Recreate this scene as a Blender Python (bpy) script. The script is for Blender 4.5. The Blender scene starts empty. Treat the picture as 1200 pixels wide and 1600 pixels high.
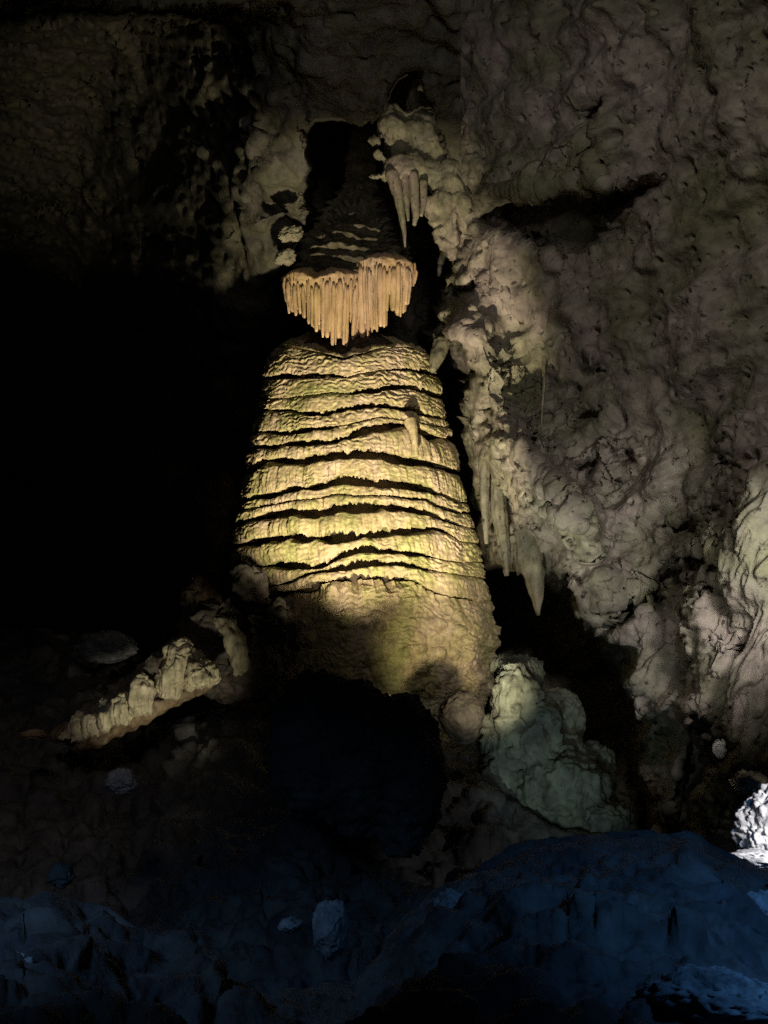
import bpy, bmesh, math, random
import numpy as np

# ------------------------------------------------------------------ camera, world, lamps
S = bpy.context.scene
COL = S.collection
R = math.radians
FPX = 2000.0                      # focal length in photograph pixels (1200 x 1600)
PITCH = R(12.0)
EYE = np.array([0.0, 0.0, 1.7])
FW = np.array([0.0, math.cos(PITCH), math.sin(PITCH)])
UP = np.array([0.0, -math.sin(PITCH), math.cos(PITCH)])
RT = np.array([1.0, 0.0, 0.0])


def at(px, py, d):
    """World point seen at photograph pixel (px, py) at distance d along the view axis."""
    px, py, d = np.broadcast_arrays(np.asarray(px, float), np.asarray(py, float), np.asarray(d, float))
    r = FW + ((px - 600) / FPX)[..., None] * RT + ((800 - py) / FPX)[..., None] * UP
    return EYE + d[..., None] * r


def at_y(px, py, Y):
    """World point on the vertical plane y = Y."""
    r = at(px, py, 1.0) - EYE
    t = np.asarray(Y, float) / r[..., 1]
    return EYE + t[..., None] * r


def px_of(x, y, z):
    q = np.stack(np.broadcast_arrays(x, y, z), -1) - EYE
    d = q @ FW
    return 600 + FPX * q[..., 0] / d


cam_d = bpy.data.cameras.new('camera')
cam_d.sensor_fit = 'VERTICAL'
cam_d.sensor_height = 24.0
cam_d.lens = 24.0 * FPX / 1600.0
cam_d.clip_start = 0.05
cam_d.clip_end = 400
cam = bpy.data.objects.new('camera', cam_d)
cam.location = EYE
cam.rotation_euler = (math.pi / 2 + PITCH, 0, 0)
COL.objects.link(cam)
S.camera = cam

W = bpy.data.worlds.new('World')
S.world = W
W.use_nodes = True
W.node_tree.nodes['Background'].inputs[0].default_value = (0.55, 0.62, 0.9, 1)
W.node_tree.nodes['Background'].inputs[1].default_value = 0.0026

S.view_settings.view_transform = 'Standard'
S.view_settings.look = 'None'
S.view_settings.exposure = 0
S.view_settings.gamma = 1
S.view_settings.use_curve_mapping = False
S.cycles.use_denoising = False
S.cycles.sample_clamp_indirect = 0.15
S.cycles.sample_clamp_direct = 3.0
S.cycles.max_bounces = 4


def lamp(name, loc, color, watts, radius=0.08, target=None, cone=None, blend=0.3):
    d = bpy.data.lights.new(name, 'SPOT' if target is not None else 'POINT')
    d.energy = watts
    d.color = color
    d.shadow_soft_size = radius
    o = bpy.data.objects.new(name, d)
    o.location = loc
    if target is not None:
        d.spot_size = R(cone)
        d.spot_blend = blend
        from mathutils import Vector
        v = Vector(target) - Vector(loc)
        o.rotation_euler = v.to_track_quat('-Z', 'Y').to_euler()
    COL.objects.link(o)
    return o


# unseen lamps read from the light, plus added fills; some hang in mid-air
lamp('column_floodlight', at_y(600, 1166, 12.8), (1.0, 0.84, 0.58), 4300, 0.10, at_y(566, 675, 18.6), 47, 0.55)
lamp('column_side_fill', at_y(800, 1168, 13.2), (1.0, 0.82, 0.55), 820, 0.12, at_y(722, 990, 18.6), 30, 1.0)  # added lamp to brighten the lower right flank of the column
lamp('rib_fill', at_y(720, 1150, 14.2), (1.0, 0.95, 0.80), 1000, 0.2, at_y(850, 790, 17.8), 32, 1.0)  # added so that the rib catches light of its own
lamp('ceiling_fill', (0.8, 5.0, 6.5), (1.0, 0.92, 0.86), 760, 0.5, at_y(600, 20, 18.0), 46, 1.0)  # added fill that lifts the dim rock overhead
lamp('wall_floodlight', (1.4, 5.0, 9.2), (1.0, 0.90, 0.82), 1050, 0.8, at_y(1120, 520, 16.0), 62, 1.0)
lamp('slope_floodlight', at_y(1300, 860, 11.2), (1.0, 0.94, 0.86), 700, 0.25, at_y(1120, 900, 14.6), 52, 0.9)
lamp('slope_fill_low', at_y(1085, 1375, 10.8), (1.0, 0.95, 0.86), 820, 0.15, at_y(1085, 915, 15.0), 40, 0.9)  # extra slope lamp, added to brighten the face further left
lamp('rock_floodlight', at_y(1330, 1240, 9.6), (1.0, 0.97, 0.97), 100, 0.1, at_y(1185, 1310, 10.8), 50, 0.3)
lamp('ridge_floodlight', at_y(300, 1290, 13.6), (1.0, 0.90, 0.66), 240, 0.1, at_y(245, 1072, 16.0), 44, 0.8)
lamp('mound_floodlight', at_y(850, 1330, 12.4), (0.72, 0.95, 0.92), 120, 0.15, at_y(870, 1155, 16.2), 48, 1.0)
lamp('pool_light_right', (4.0, 2.0, 5.0), (0.13, 0.42, 1.0), 1250, 0.5, (3.4, 6.4, 0.2), 62, 0.9)
lamp('left_slope_fill', (-2.5, 5.0, 5.5), (1.0, 0.86, 0.80), 400, 0.5, (-4.9, 16.0, 1.5), 38, 1.0)  # added dim fill for the otherwise black left slope
lamp('pool_light_left', (-4.0, 2.0, 4.5), (0.28, 0.55, 1.0), 620, 0.5, (-3.0, 7.0, 0.2), 62, 0.9)

# ------------------------------------------------------------------ noise
_rg = np.random.RandomState(11)
PERM = np.concatenate([_rg.permutation(256)] * 3).astype(np.int32)
GRAD = _rg.normal(size=(256, 3))
GRAD = (GRAD / np.linalg.norm(GRAD, axis=1)[:, None]).astype(np.float32)
OFFS = _rg.rand(256, 3).astype(np.float32)


def perlin(p):
    p = np.asarray(p, np.float32)
    i = np.floor(p).astype(np.int32)
    f = p - i
    i &= 255
    u = f * f * f * (f * (f * 6 - 15) + 10)
    out = np.zeros(p.shape[:-1], np.float32)
    for dx in (0, 1):
        wx = u[..., 0] if dx else 1 - u[..., 0]
        hx = PERM[i[..., 0] + dx]
        for dy in (0, 1):
            wy = wx * (u[..., 1] if dy else 1 - u[..., 1])
            hy = PERM[hx + i[..., 1] + dy]
            for dz in (0, 1):
                w = wy * (u[..., 2] if dz else 1 - u[..., 2])
                g = GRAD[PERM[hy + i[..., 2] + dz]]
                out += w * (g[..., 0] * (f[..., 0] - dx) + g[..., 1] * (f[..., 1] - dy) + g[..., 2] * (f[..., 2] - dz))
    return out * 1.6


def fbm(p, octs=4, gain=0.5, lac=2.03, mode=0):
    p = np.asarray(p, np.float32)
    a, s = 1.0, np.zeros(p.shape[:-1], np.float32)
    for k in range(octs):
        n = perlin(p + 17.3 * k)
        if mode == 1:
            n = np.abs(n) * 2 - 0.6          # billow: rounded knobs, sharp creases
        elif mode == 2:
            n = 0.6 - np.abs(n) * 2          # ridged
        s += a * n
        a *= gain
        p = p * lac
    return s


def worley(p):
    """F1 distance and the id of the nearest feature point."""
    p = np.asarray(p, np.float32)
    i = np.floor(p).astype(np.int32)
    f = p - i
    best = np.full(p.shape[:-1], 9.0, np.float32)
    bid = np.zeros(p.shape[:-1], np.int32)
    for dx in (-1, 0, 1):
        for dy in (-1, 0, 1):
            for dz in (-1, 0, 1):
                h = PERM[PERM[PERM[(i[..., 0] + dx) & 255] + ((i[..., 1] + dy) & 255)] + ((i[..., 2] + dz) & 255)]
                o = OFFS[h]
                q = (o[..., 0] + dx - f[..., 0]) ** 2 + (o[..., 1] + dy - f[..., 1]) ** 2 + (o[..., 2] + dz - f[..., 2]) ** 2
                m = q < best
                best = np.where(m, q, best)
                bid = np.where(m, h, bid)
    return np.sqrt(best), bid


def sstep(a, b, x):
    t = np.clip((x - a) / (b - a), 0, 1)
    return t * t * (3 - 2 * t)


def n2(x, y, s, seed=0.0, octs=3):
    return fbm(np.stack([x / s, y / s, np.full_like(x, seed)], -1), octs)


def polyline(x, y, pts):
    best = np.full(x.shape, 1e9)
    for (ax, ay), (bx, by) in zip(pts[:-1], pts[1:]):
        vx, vy = bx - ax, by - ay
        t = np.clip(((x - ax) * vx + (y - ay) * vy) / (vx * vx + vy * vy), 0, 1)
        best = np.minimum(best, np.hypot(x - ax - t * vx, y - ay - t * vy))
    return best


def polygon(x, y, pts):
    """Signed distance to a polygon, negative inside."""
    d = polyline(x, y, pts + pts[:1])
    inside = np.zeros(x.shape, bool)
    n = len(pts)
    for k in range(n):
        (ax, ay), (bx, by) = pts[k], pts[(k + 1) % n]
        c = (ay > y) != (by > y)
        with np.errstate(divide='ignore', invalid='ignore'):
            inside ^= c & (x < (bx - ax) * (y - ay) / ((by - ay) or 1e-9) + ax)
    return np.where(inside, -d, d)


def bump(d, w):
    return np.exp(-(d / w) ** 2)


# ------------------------------------------------------------------ materials
def rock_mat(name, cols, scale=0.7, stretch=1.0, rough=0.75, bump_d=0.02, fine=14.0, speck=0.25, spec=0.25):
    """Patches of three mineral colours, fine mottling, dark specks and a rough relief."""
    m = bpy.data.materials.new(name)
    m.use_nodes = True
    nt = m.node_tree
    N, L = nt.nodes, nt.links
    b = N['Principled BSDF']
    b.inputs['Roughness'].default_value = rough
    b.inputs['Specular IOR Level'].default_value = spec
    geo = N.new('ShaderNodeNewGeometry')
    mp = N.new('ShaderNodeMapping')
    mp.inputs['Scale'].default_value = (1, 1, stretch)
    L.new(geo.outputs['Position'], mp.inputs['Vector'])

    def noise(sc, det, dist=0.0, src=mp):
        n = N.new('ShaderNodeTexNoise')
        n.inputs['Scale'].default_value = sc
        n.inputs['Detail'].default_value = det
        n.inputs['Roughness'].default_value = 0.6
        n.inputs['Distortion'].default_value = dist
        L.new(src.outputs[0], n.inputs['Vector'])
        return n

    def ramp(n, stops):
        r = N.new('ShaderNodeValToRGB')
        while len(r.color_ramp.elements) < len(stops):
            r.color_ramp.elements.new(0.5)
        for e, (p, c) in zip(r.color_ramp.elements, stops):
            e.position = p
            e.color = (*c, 1) if len(c) == 3 else c
        L.new(n.outputs[0], r.inputs[0])
        return r

    big = ramp(noise(scale, 5, 0.6), [(0.36, cols[0]), (0.5, cols[1]), (0.64, cols[2])])
    g = lambda v: (v, v, v)
    mot = ramp(noise(scale * 6, 6), [(0.3, g(0.52)), (0.7, g(1.32))])
    mx = N.new('ShaderNodeMix'); mx.data_type = 'RGBA'; mx.blend_type = 'MULTIPLY'
    mx.inputs[0].default_value = 1.0
    L.new(big.outputs[0], mx.inputs[6]); L.new(mot.outputs[0], mx.inputs[7])
    sp = ramp(noise(scale * 11, 3, 0.3), [(0.30, g(1.0 - speck * 2.4)), (0.40, g(1.0))])
    m2 = N.new('ShaderNodeMix'); m2.data_type = 'RGBA'; m2.blend_type = 'MULTIPLY'
    m2.inputs[0].default_value = 1.0
    L.new(mx.outputs[2], m2.inputs[6]); L.new(sp.outputs[0], m2.inputs[7])
    L.new(m2.outputs[2], b.inputs['Base Color'])
    h1 = noise(fine, 6)
    bp = N.new('ShaderNodeBump')
    bp.inputs['Strength'].default_value = 0.8
    bp.inputs['Distance'].default_value = bump_d
    L.new(h1.outputs[0], bp.inputs['Height'])
    L.new(bp.outputs[0], b.inputs['Normal'])
    return m


M = {
    'wall': rock_mat('cave_limestone', [(0.16, 0.158, 0.095), (0.23, 0.215, 0.165), (0.30, 0.255, 0.225)], 0.75, bump_d=0.03, fine=12, speck=0.36),
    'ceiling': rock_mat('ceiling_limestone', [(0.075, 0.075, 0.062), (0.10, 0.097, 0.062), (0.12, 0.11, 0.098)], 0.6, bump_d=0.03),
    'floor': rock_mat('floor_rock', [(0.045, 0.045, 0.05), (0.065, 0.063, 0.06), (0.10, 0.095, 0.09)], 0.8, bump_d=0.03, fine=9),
    'flow': rock_mat('column_flowstone', [(0.41, 0.40, 0.16), (0.55, 0.46, 0.25), (0.64, 0.51, 0.36)], 2.0, 0.55, 0.55, 0.012, 26, 0.12, 0.35),
    'core': rock_mat('shade_dark_core', [(0.05, 0.04, 0.035), (0.07, 0.055, 0.04), (0.09, 0.07, 0.05)], 1.2),  # core darkened in colour so the gaps between ledges read as shade
    'straw': rock_mat('cream_stalactite', [(0.58, 0.42, 0.20), (0.66, 0.45, 0.27), (0.66, 0.49, 0.33)], 1.6, 0.25, 0.55, 0.008, 30, 0.06, 0.35),
    'neck': rock_mat('shade_dark_neck', [(0.06, 0.055, 0.04), (0.10, 0.09, 0.055), (0.16, 0.14, 0.10)], 1.6, 2.0),  # neck colour darkened to stand in for the shadow above the fringe
    'pendant': rock_mat('pendant_rock', [(0.15, 0.145, 0.11), (0.21, 0.20, 0.13), (0.25, 0.21, 0.17)], 1.3, 0.6, speck=0.33),
    'ridge': rock_mat('ridge_flowstone', [(0.30, 0.26, 0.17), (0.42, 0.39, 0.26), (0.46, 0.40, 0.30)], 2.0, 0.5),
    'ridgerock': rock_mat('ridge_rock', [(0.065, 0.06, 0.05), (0.09, 0.08, 0.065), (0.12, 0.10, 0.09)], 1.4),
    'mound': rock_mat('green_grey_flowstone', [(0.09, 0.095, 0.09), (0.15, 0.165, 0.13), (0.21, 0.24, 0.18)], 0.9),
    'white': rock_mat('white_calcite', [(0.52, 0.52, 0.52), (0.66, 0.65, 0.64), (0.76, 0.75, 0.73)], 3.0, bump_d=0.012, fine=10, speck=0.15),
    'brown': rock_mat('brown_rock', [(0.15, 0.10, 0.06), (0.20, 0.15, 0.09), (0.24, 0.19, 0.13)], 1.6),
    'pale': rock_mat('pale_grey_rock', [(0.13, 0.14, 0.15), (0.19, 0.20, 0.21), (0.25, 0.26, 0.27)], 1.8),
}


# ------------------------------------------------------------------ mesh helpers
def mesh_obj(name, verts, quads, mat, parent=None, loc=None, tris=False):
    """One mesh object from arrays; its origin is put at loc (world) or at its parent's origin."""
    verts = np.asarray(verts, np.float64).reshape(-1, 3)
    quads = np.asarray(quads, np.int32)
    k = quads.shape[1]
    org = np.array(parent.location if parent is not None else (loc if loc is not None else (0, 0, 0)), float)
    me = bpy.data.meshes.new(name)
    me.vertices.add(len(verts))
    me.vertices.foreach_set('co', (verts - org).astype(np.float32).ravel())
    me.loops.add(quads.size)
    me.loops.foreach_set('vertex_index', quads.ravel())
    me.polygons.add(len(quads))
    me.polygons.foreach_set('loop_start', np.arange(0, quads.size, k, dtype=np.int32))
    me.polygons.foreach_set('use_smooth', np.ones(len(quads), bool))
    me.update(calc_edges=True)
    me.materials.append(mat)
    o = bpy.data.objects.new(name, me)
    COL.objects.link(o)
    if parent is not None:
        o.parent = parent
    else:
        o.location = org
    return o


def grid_quads(ny, nx, wrap=False):
    idx = np.arange(ny * nx).reshape(ny, nx)
    if wrap:
        idx = np.concatenate([idx, idx[:, :1]], 1)
    return np.stack([idx[:-1, :-1], idx[1:, :-1], idx[1:, 1:], idx[:-1, 1:]], -1).reshape(-1, 4)


def grid_normals(p, toward=EYE):
    n = np.cross(np.gradient(p, axis=1), np.gradient(p, axis=0))
    n /= np.linalg.norm(n, axis=-1)[..., None] + 1e-9
    f = np.sign(np.sum(n * (toward - p), -1))
    f[f == 0] = 1
    return n * f[..., None]


def tag(o, label=None, cat=None, group=None, kind=None):
    if label: o['label'] = label
    if cat: o['category'] = cat
    if group: o['group'] = group
    if kind: o['kind'] = kind
    return o


def empty(name, loc, label, cat, group=None):
    o = bpy.data.objects.new(name, None)
    o.location = loc
    o.empty_display_size = 0.2
    COL.objects.link(o)
    return tag(o, label, cat, group)


def tube(pts, radii, nseg=12, lump=0.0, seed=0.0, fl=0.0, sub=6):
    """Closed lathe-like tube along a polyline, densified, with lumpy skin."""
    pts = np.asarray(pts, float)
    radii = np.asarray(radii, float)
    t = np.arange(len(pts))
    tt = np.linspace(0, len(pts) - 1, (len(pts) - 1) * sub + 1)
    c = np.stack([np.interp(tt, t, pts[:, k]) for k in range(3)], -1)
    r = np.interp(tt, t, radii)
    if len(pts) > 3:
        ker = np.array([1, 2, 3, 2, 1]) / 9.0
        for k in range(3):
            c[2:-2, k] = np.convolve(c[:, k], ker, 'valid')
    ax = np.gradient(c, axis=0)
    ax /= np.linalg.norm(ax, axis=1)[:, None] + 1e-9
    ref = np.array([0.12, 0.97, 0.2])
    u = np.cross(ax, ref); u /= np.linalg.norm(u, axis=1)[:, None]
    v = np.cross(ax, u)
    a = np.linspace(0, 2 * math.pi, nseg, endpoint=False)
    ring = u[:, None] * np.cos(a)[None, :, None] + v[:, None] * np.sin(a)[None, :, None]
    rr = np.repeat(r[:, None], nseg, 1)
    if lump or fl:
        q = c[:, None] + ring * rr[..., None]
        rr = rr * (1 + lump * perlin(q / max(0.03, r.mean() * 1.1) + seed))
        if fl:
            rr = rr * (1 + fl * perlin(np.stack([np.cos(a)[None] * 2.2 + 0 * rr, np.sin(a)[None] * 2.2 + 0 * rr, c[:, 2:3] * 0.5 + 0 * rr], -1) + seed))
    p = c[:, None] + ring * rr[..., None]
    n = len(c)
    verts = np.concatenate([p.reshape(-1, 3), c[:1], c[-1:]])
    q = grid_quads(n, nseg, True)
    top, bot = n * nseg, n * nseg + 1
    j = np.arange(nseg)
    capt = np.stack([np.full(nseg, top), j, (j + 1) % nseg, np.full(nseg, top)], -1)
    capb = np.stack([np.full(nseg, bot), (n - 1) * nseg + (j + 1) % nseg, (n - 1) * nseg + j, np.full(nseg, bot)], -1)
    return verts, q, np.concatenate([capt, capb])[:, :3]


def tube_obj(name, pts, radii, mat, parent=None, loc=None, **kw):
    v, q, t = tube(pts, radii, **kw)
    f = np.concatenate([q[:, [0, 1, 2]], q[:, [0, 2, 3]], t])
    return mesh_obj(name, v, f, mat, parent, loc)


def ico(sub):
    bm = bmesh.new()
    bmesh.ops.create_icosphere(bm, subdivisions=sub, radius=1.0)
    v = np.array([x.co[:] for x in bm.verts])
    f = np.array([[l.index for l in x.verts] for x in bm.faces])
    bm.free()
    return v, f


ICO = {s: ico(s) for s in (3, 5, 6)}


def boulder(name, c, rad, mat, label, cat='boulder', group=None, sub=5, amp=0.28, seed=0.0, rot=0.0, facet=0.0):
    """A weathered rock: facets cut by a few planes, then lumps at three scales."""
    v, f = ICO[sub]
    v = v.copy()
    if facet:
        rg = np.random.RandomState(int(seed * 10) + 3)
        for k in range(16):
            n = rg.normal(size=3); n /= np.linalg.norm(n)
            h = rg.uniform(0.72, 0.95)
            s = v @ n - h
            v -= np.where(s > 0, s * facet, 0)[:, None] * n
    nrm = v / np.linalg.norm(v, axis=1)[:, None]
    v = v + nrm * (amp * (fbm(nrm * 1.3 + seed, 3) * 0.8 + 0.35 * fbm(nrm * 4 + seed, 3, mode=1) + 0.14 * fbm(nrm * 12 + seed, 3)))[:, None]
    v = v * np.asarray(rad)
    cr, sr = math.cos(rot), math.sin(rot)
    v = v @ np.array([[cr, 0, sr], [0, 1, 0], [-sr, 0, cr]])
    c = np.asarray(c, float)
    base = c - np.array([0, 0, rad[2] * 0.9])
    return tag(mesh_obj(name, v + c, f, mat, loc=base), label, cat, group)


def union(name, shapes, mat, disp, voxel=0.03, parent=None, loc=None):
    """Blobs and tubes grown together into one skin (voxel remesh), then weathered along the normals."""
    vs, fs, n = [], [], 0
    for s in shapes:
        if s[0] == 'blob':
            v, f = ICO[3]
            v = v * np.asarray(s[2])
            if len(s) > 3:
                cr, sr = math.cos(s[3]), math.sin(s[3])
                v = v @ np.array([[cr, 0, sr], [0, 1, 0], [-sr, 0, cr]])
            v = v + np.asarray(s[1])
        else:
            v, q, t = tube(s[1], s[2], 14)
            f = np.concatenate([q[:, [0, 1, 2]], q[:, [0, 2, 3]], t])
        vs.append(v); fs.append(f + n); n += len(v)
    o = mesh_obj('tmp', np.concatenate(vs), np.concatenate(fs), mat)
    md = o.modifiers.new('r', 'REMESH'); md.mode = 'VOXEL'; md.voxel_size = voxel
    sm = o.modifiers.new('s', 'SMOOTH'); sm.iterations = 4; sm.factor = 0.5
    dg = bpy.context.evaluated_depsgraph_get()
    me = bpy.data.meshes.new_from_object(o.evaluated_get(dg))
    nv = len(me.vertices)
    v = np.zeros(nv * 3, np.float32); me.vertices.foreach_get('co', v); v = v.reshape(-1, 3).astype(float)
    nr = np.zeros(nv * 3, np.float32); me.vertices.foreach_get('normal', nr); nr = nr.reshape(-1, 3)
    q = np.zeros(len(me.loops), np.int32); me.loops.foreach_get('vertex_index', q)
    old = o.data
    bpy.data.objects.remove(o); bpy.data.meshes.remove(old); bpy.data.meshes.remove(me)
    v = v + nr * disp(v, nr)[:, None]
    return mesh_obj(name, v, q.reshape(-1, 4), mat, parent, loc)


def blocks(p, s, amp):
    """Broken faces: cells of rock each set a little forward or back and tilted."""
    q = p * np.array([0.8, 0.8, 1.15]) / s
    q = q + 0.35 * np.stack([perlin(q * 2.1), perlin(q * 2.1 + 9), perlin(q * 2.1 + 19)], -1)
    w, i = worley(q)
    r = OFFS[i]
    b = amp * ((r[..., 0] - 0.5) + 0.8 * ((q - np.floor(q)) * (r - 0.5)).sum(-1))
    if b.ndim == 2:
        for _ in range(7):
            b = (b + np.roll(b, 1, 0) + np.roll(b, -1, 0)) / 3
            b = (b + np.roll(b, 1, 1) + np.roll(b, -1, 1)) / 3
    return b


def weather(amp=1.0, scale=1.0, pits=0.0, flow=0.0):
    def f(p, n=None):
        q = p / scale
        d = 0.10 * fbm(q * 1.1, 3) + 0.05 * fbm(q * 3.1 + 5, 3, mode=1) + 0.018 * fbm(q * 11, 3)
        d = d * 0.8 + 0.5 * blocks(p, 0.34 * scale, 0.16)
        if flow:
            st = p * np.array([9.0, 9.0, 0.9])
            d = d + flow * (0.035 * fbm(st, 2) + 0.02 * fbm(st * 2.4 + 3, 2, mode=1))
        if pits:
            w, i = worley(q * 3.2 + 9)
            d = d - pits * 0.10 * sstep(0.42, 0.12, w) * ((i % 5) < 2)
        return amp * d
    return f


def sheet(name, x0, x1, y0, y1, step, depth, disp, mat):
    xs = np.linspace(x0, x1, int((x1 - x0) / step))
    ys = np.linspace(y0, y1, int((y1 - y0) / step))
    gx, gy = np.meshgrid(xs, ys)
    p = at(gx, gy, depth(gx, gy))
    nr = grid_normals(p)
    v = EYE - p
    v /= np.linalg.norm(v, axis=-1)[..., None]
    k = sstep(0.06, 0.40, np.sum(v * nr, -1))
    p = p + nr * (k * disp(p, gx, gy))[..., None]
    return tag(mesh_obj(name, p, grid_quads(*gx.shape), mat), kind='structure')


# ------------------------------------------------------------------ cave shell
def wall_depth(x, y):
    wx = x + 16 * n2(x, y, 70, 1.5) + 5 * n2(x, y, 16, 8.5, 2)
    wy = y + 16 * n2(x, y, 70, 4.5) + 5 * n2(x, y, 16, 3.5, 2)
    d = 20.6 - 4.6 * np.clip((x - 700) / 500, 0, 1.4)
    d = d - 1.0 * np.clip((450 - y) / 500, 0, 1.4) ** 1.2
    d = d - 1.6 * sstep(950, 1330, y) * sstep(900, 1100, x)
    # the left rim, rounding away into the dark behind the column
    ey = [-250, 100, 300, 400, 440, 480, 520, 560, 585, 620, 660, 700, 780, 870, 1000, 1400]
    ex = [640, 650, 720, 700, 690, 682, 668, 690, 722, 706, 716, 722, 742, 752, 752, 740]
    e = wx - np.interp(y, ey, ex)
    d = d + 6.5 * (1 - sstep(-14, 10, e)) + 0.8 * (1 - sstep(0, 45, e))
    # slot window of darkness between rim and wall
    d = d + 2.2 * sstep(6, -6, polygon(wx, wy, [(700, 545), (722, 540), (738, 585), (722, 612), (700, 640), (692, 600)]))
    # hollow below the brow high on the right
    d = d + 1.5 * sstep(14, -18, polygon(wx, wy, [(745, 345), (810, 316), (925, 292), (1030, 288), (950, 355), (885, 404), (800, 372)]))
    d = d - 0.5 * bump(polyline(wx, wy, [(760, 300), (850, 290), (930, 272)]), 22)
    d = d + 0.6 * bump(polyline(wx, wy, [(935, 150), (938, 250)]), 12)
    # lit rib running down to the lip over the dark grotto
    rib = polyline(wx, wy, [(715, 500), (742, 540), (775, 610), (802, 690), (850, 760), (905, 800)])
    d = d - 1.15 * bump(rib, 46)
    rib2 = polyline(wx, wy, [(805, 695), (850, 765), (905, 850), (935, 930), (950, 985)])
    d = d - 0.95 * bump(rib2, 44)
    # eaten-out pockets
    for pts, a in (([(868, 740), (895, 722), (945, 712), (925, 755), (905, 775)], 0.8),
                   ([(842, 770), (860, 768), (862, 790), (845, 792)], 0.7),
                   ([(690, 470), (705, 452), (738, 442), (735, 460), (700, 470)], 0.8),
                   ([(1030, 820), (1100, 800), (1120, 720), (1140, 730), (1130, 800), (1080, 830)], 0.35),
                   ([(960, 700), (990, 690), (1000, 712), (975, 722)], 0.5),
                   ([(900, 640), (935, 636), (930, 655), (905, 655)], 0.4),
                   ([(925, 560), (945, 560), (942, 580), (928, 578)], 0.5)):
        d = d + a * sstep(6, -8, polygon(wx, wy, pts))
    # grotto under the lip
    d = d + 2.8 * sstep(12, -14, polygon(wx, wy, [(752, 905), (800, 890), (842, 905), (885, 905), (925, 985), (955, 1000), (985, 1020), (990, 1120), (1010, 1330), (740, 1400), (745, 1050)]))
    # crevices fanning up to the right
    d = d + 0.9 * bump(polyline(wx, wy, [(945, 985), (985, 950), (1035, 905), (1075, 880), (1120, 868)]), 15)
    d = d + 0.6 * bump(polyline(wx, wy, [(1020, 950), (1060, 915), (1100, 915)]), 17)
    d = d - 0.5 * sstep(16, -18, polygon(wx, wy, [(985, 965), (1050, 930), (1110, 900), (1120, 1000), (1100, 1120), (1010, 1125), (985, 1050)]))
    # hanging folds low on the right
    d = d + 1.3 * sstep(20, -20, polygon(wx, wy, [(1000, 1130), (1090, 1140), (1110, 1170), (1150, 1170), (1120, 1200), (1090, 1240), (1080, 1330), (990, 1330)]))
    d = d - 1.0 * bump(polyline(wx, wy, [(1062, 1110), (1055, 1170), (1040, 1260)]), 22)
    d = d - 0.8 * bump(polyline(wx, wy, [(1130, 1200), (1110, 1330)]), 34)
    # great pale slope at the right edge
    s = wx - np.interp(y, [600, 700, 900, 1000, 1150, 1300], [1190, 1120, 1085, 1065, 1085, 1150])
    d = d - 1.7 * sstep(-40, 85, s) * sstep(580, 740, y)
    return d


def wall_disp(p, x, y):
    flowm = np.clip(sstep(1080, 1130, x) * sstep(680, 760, y) + bump(polyline(x, y, [(760, 640), (790, 740), (820, 860)]), 60) * sstep(560, 640, y)
                    + sstep(940, 1010, x) * sstep(930, 1000, y), 0, 1)
    rock = 1 - 0.72 * flowm
    d = 0.26 * fbm(p * 0.75, 3) + (0.035 * fbm(p * 1.7 + 3, 3) + 0.024 * fbm(p * 4.0, 5, 0.6) + blocks(p, 0.9, 0.08) + blocks(p + 7, 0.3, 0.028)) * rock
    w, i = worley(p * 2.0 + 4)
    d = d - 0.22 * sstep(0.36, 0.10, w) * ((i % 7) < 2) * rock
    w, i = worley(p * 5.5 + 1)
    d = d - 0.09 * sstep(0.36, 0.14, w) * ((i % 6) < 2) * rock
    # flowing streaks, leaning with the slope at the right edge
    lean = np.where(x > 1000, 0.35, 0.05)
    st = np.stack([(p[..., 0] - lean * p[..., 2]) * 7, p[..., 1] * 2, p[..., 2] * 0.8], -1)
    d = d + flowm * (0.11 * fbm(st * 0.6, 3, mode=2) + 0.035 * fbm(st * 2.3, 3))
    # low brows on the upper wall
    br = fbm(p * np.array([0.5, 0.8, 1.6]) + 8, 3)
    v = y + 0.55 * (x - 900)
    slab = fbm(np.stack([v / 75, x / 330, 0 * x + 3.3], -1), 3, 0.45)
    return d + (0.015 * br + 0.24 * slab) * rock * sstep(760, 900, x)


sheet('cave_wall', 600, 1380, -240, 1420, 1.9, wall_depth, wall_disp, M['wall'])


def ceil_depth(x, y):
    wx = x + 14 * n2(x, y, 60, 2.5) + 2 * n2(x, y, 14, 6.5, 1)
    wy = y + 14 * n2(x, y, 60, 7.5) + 2 * n2(x, y, 14, 9.5, 1)
    d = np.interp(y, [-300, 0, 200, 350, 450, 600, 1100], [12.5, 16.5, 19.8, 21.5, 24, 32, 34])
    left = sstep(455, 90, wx + 0.25 * (y - 300)) ** 1.3
    wb = y + 10 * n2(x, y, 26, 12.5) + 4 * n2(x, y, 7, 2.5)
    d = d + left * np.interp(wb, [-300, 8, 34, 300, 500], [0, 0.3, 14, 21, 32])
    # brow over the dome hollow at the upper left
    d = d - 0.3 * bump(polyline(wx, wy, [(-50, 5), (120, 8), (300, 12), (400, 60), (420, 130)]), 26)
    # dark shaft the neck hangs from
    d = d + 10 * sstep(8, -8, polygon(wx, wy, [(482, 215), (497, 200), (560, 192), (598, 172), (622, 128), (650, 112), (668, 170), (690, 300), (690, 620), (430, 620), (440, 420), (470, 360), (486, 320)]))
    return d


def ceil_disp(p, x, y):
    d = 0.28 * fbm(p * 0.6, 3) + 0.06 * fbm(p * 1.6 + 3, 3) + 0.035 * fbm(p * 4.0, 4, 0.6) + blocks(p, 0.9, 0.14) + blocks(p + 7, 0.3, 0.05)
    w, i = worley(p * 2.2 + 4)
    return d - 0.15 * sstep(0.36, 0.10, w) * ((i % 7) < 2)


sheet('cave_ceiling', -250, 720, -260, 1120, 2.4, ceil_depth, ceil_disp, M['ceiling'])


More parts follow.
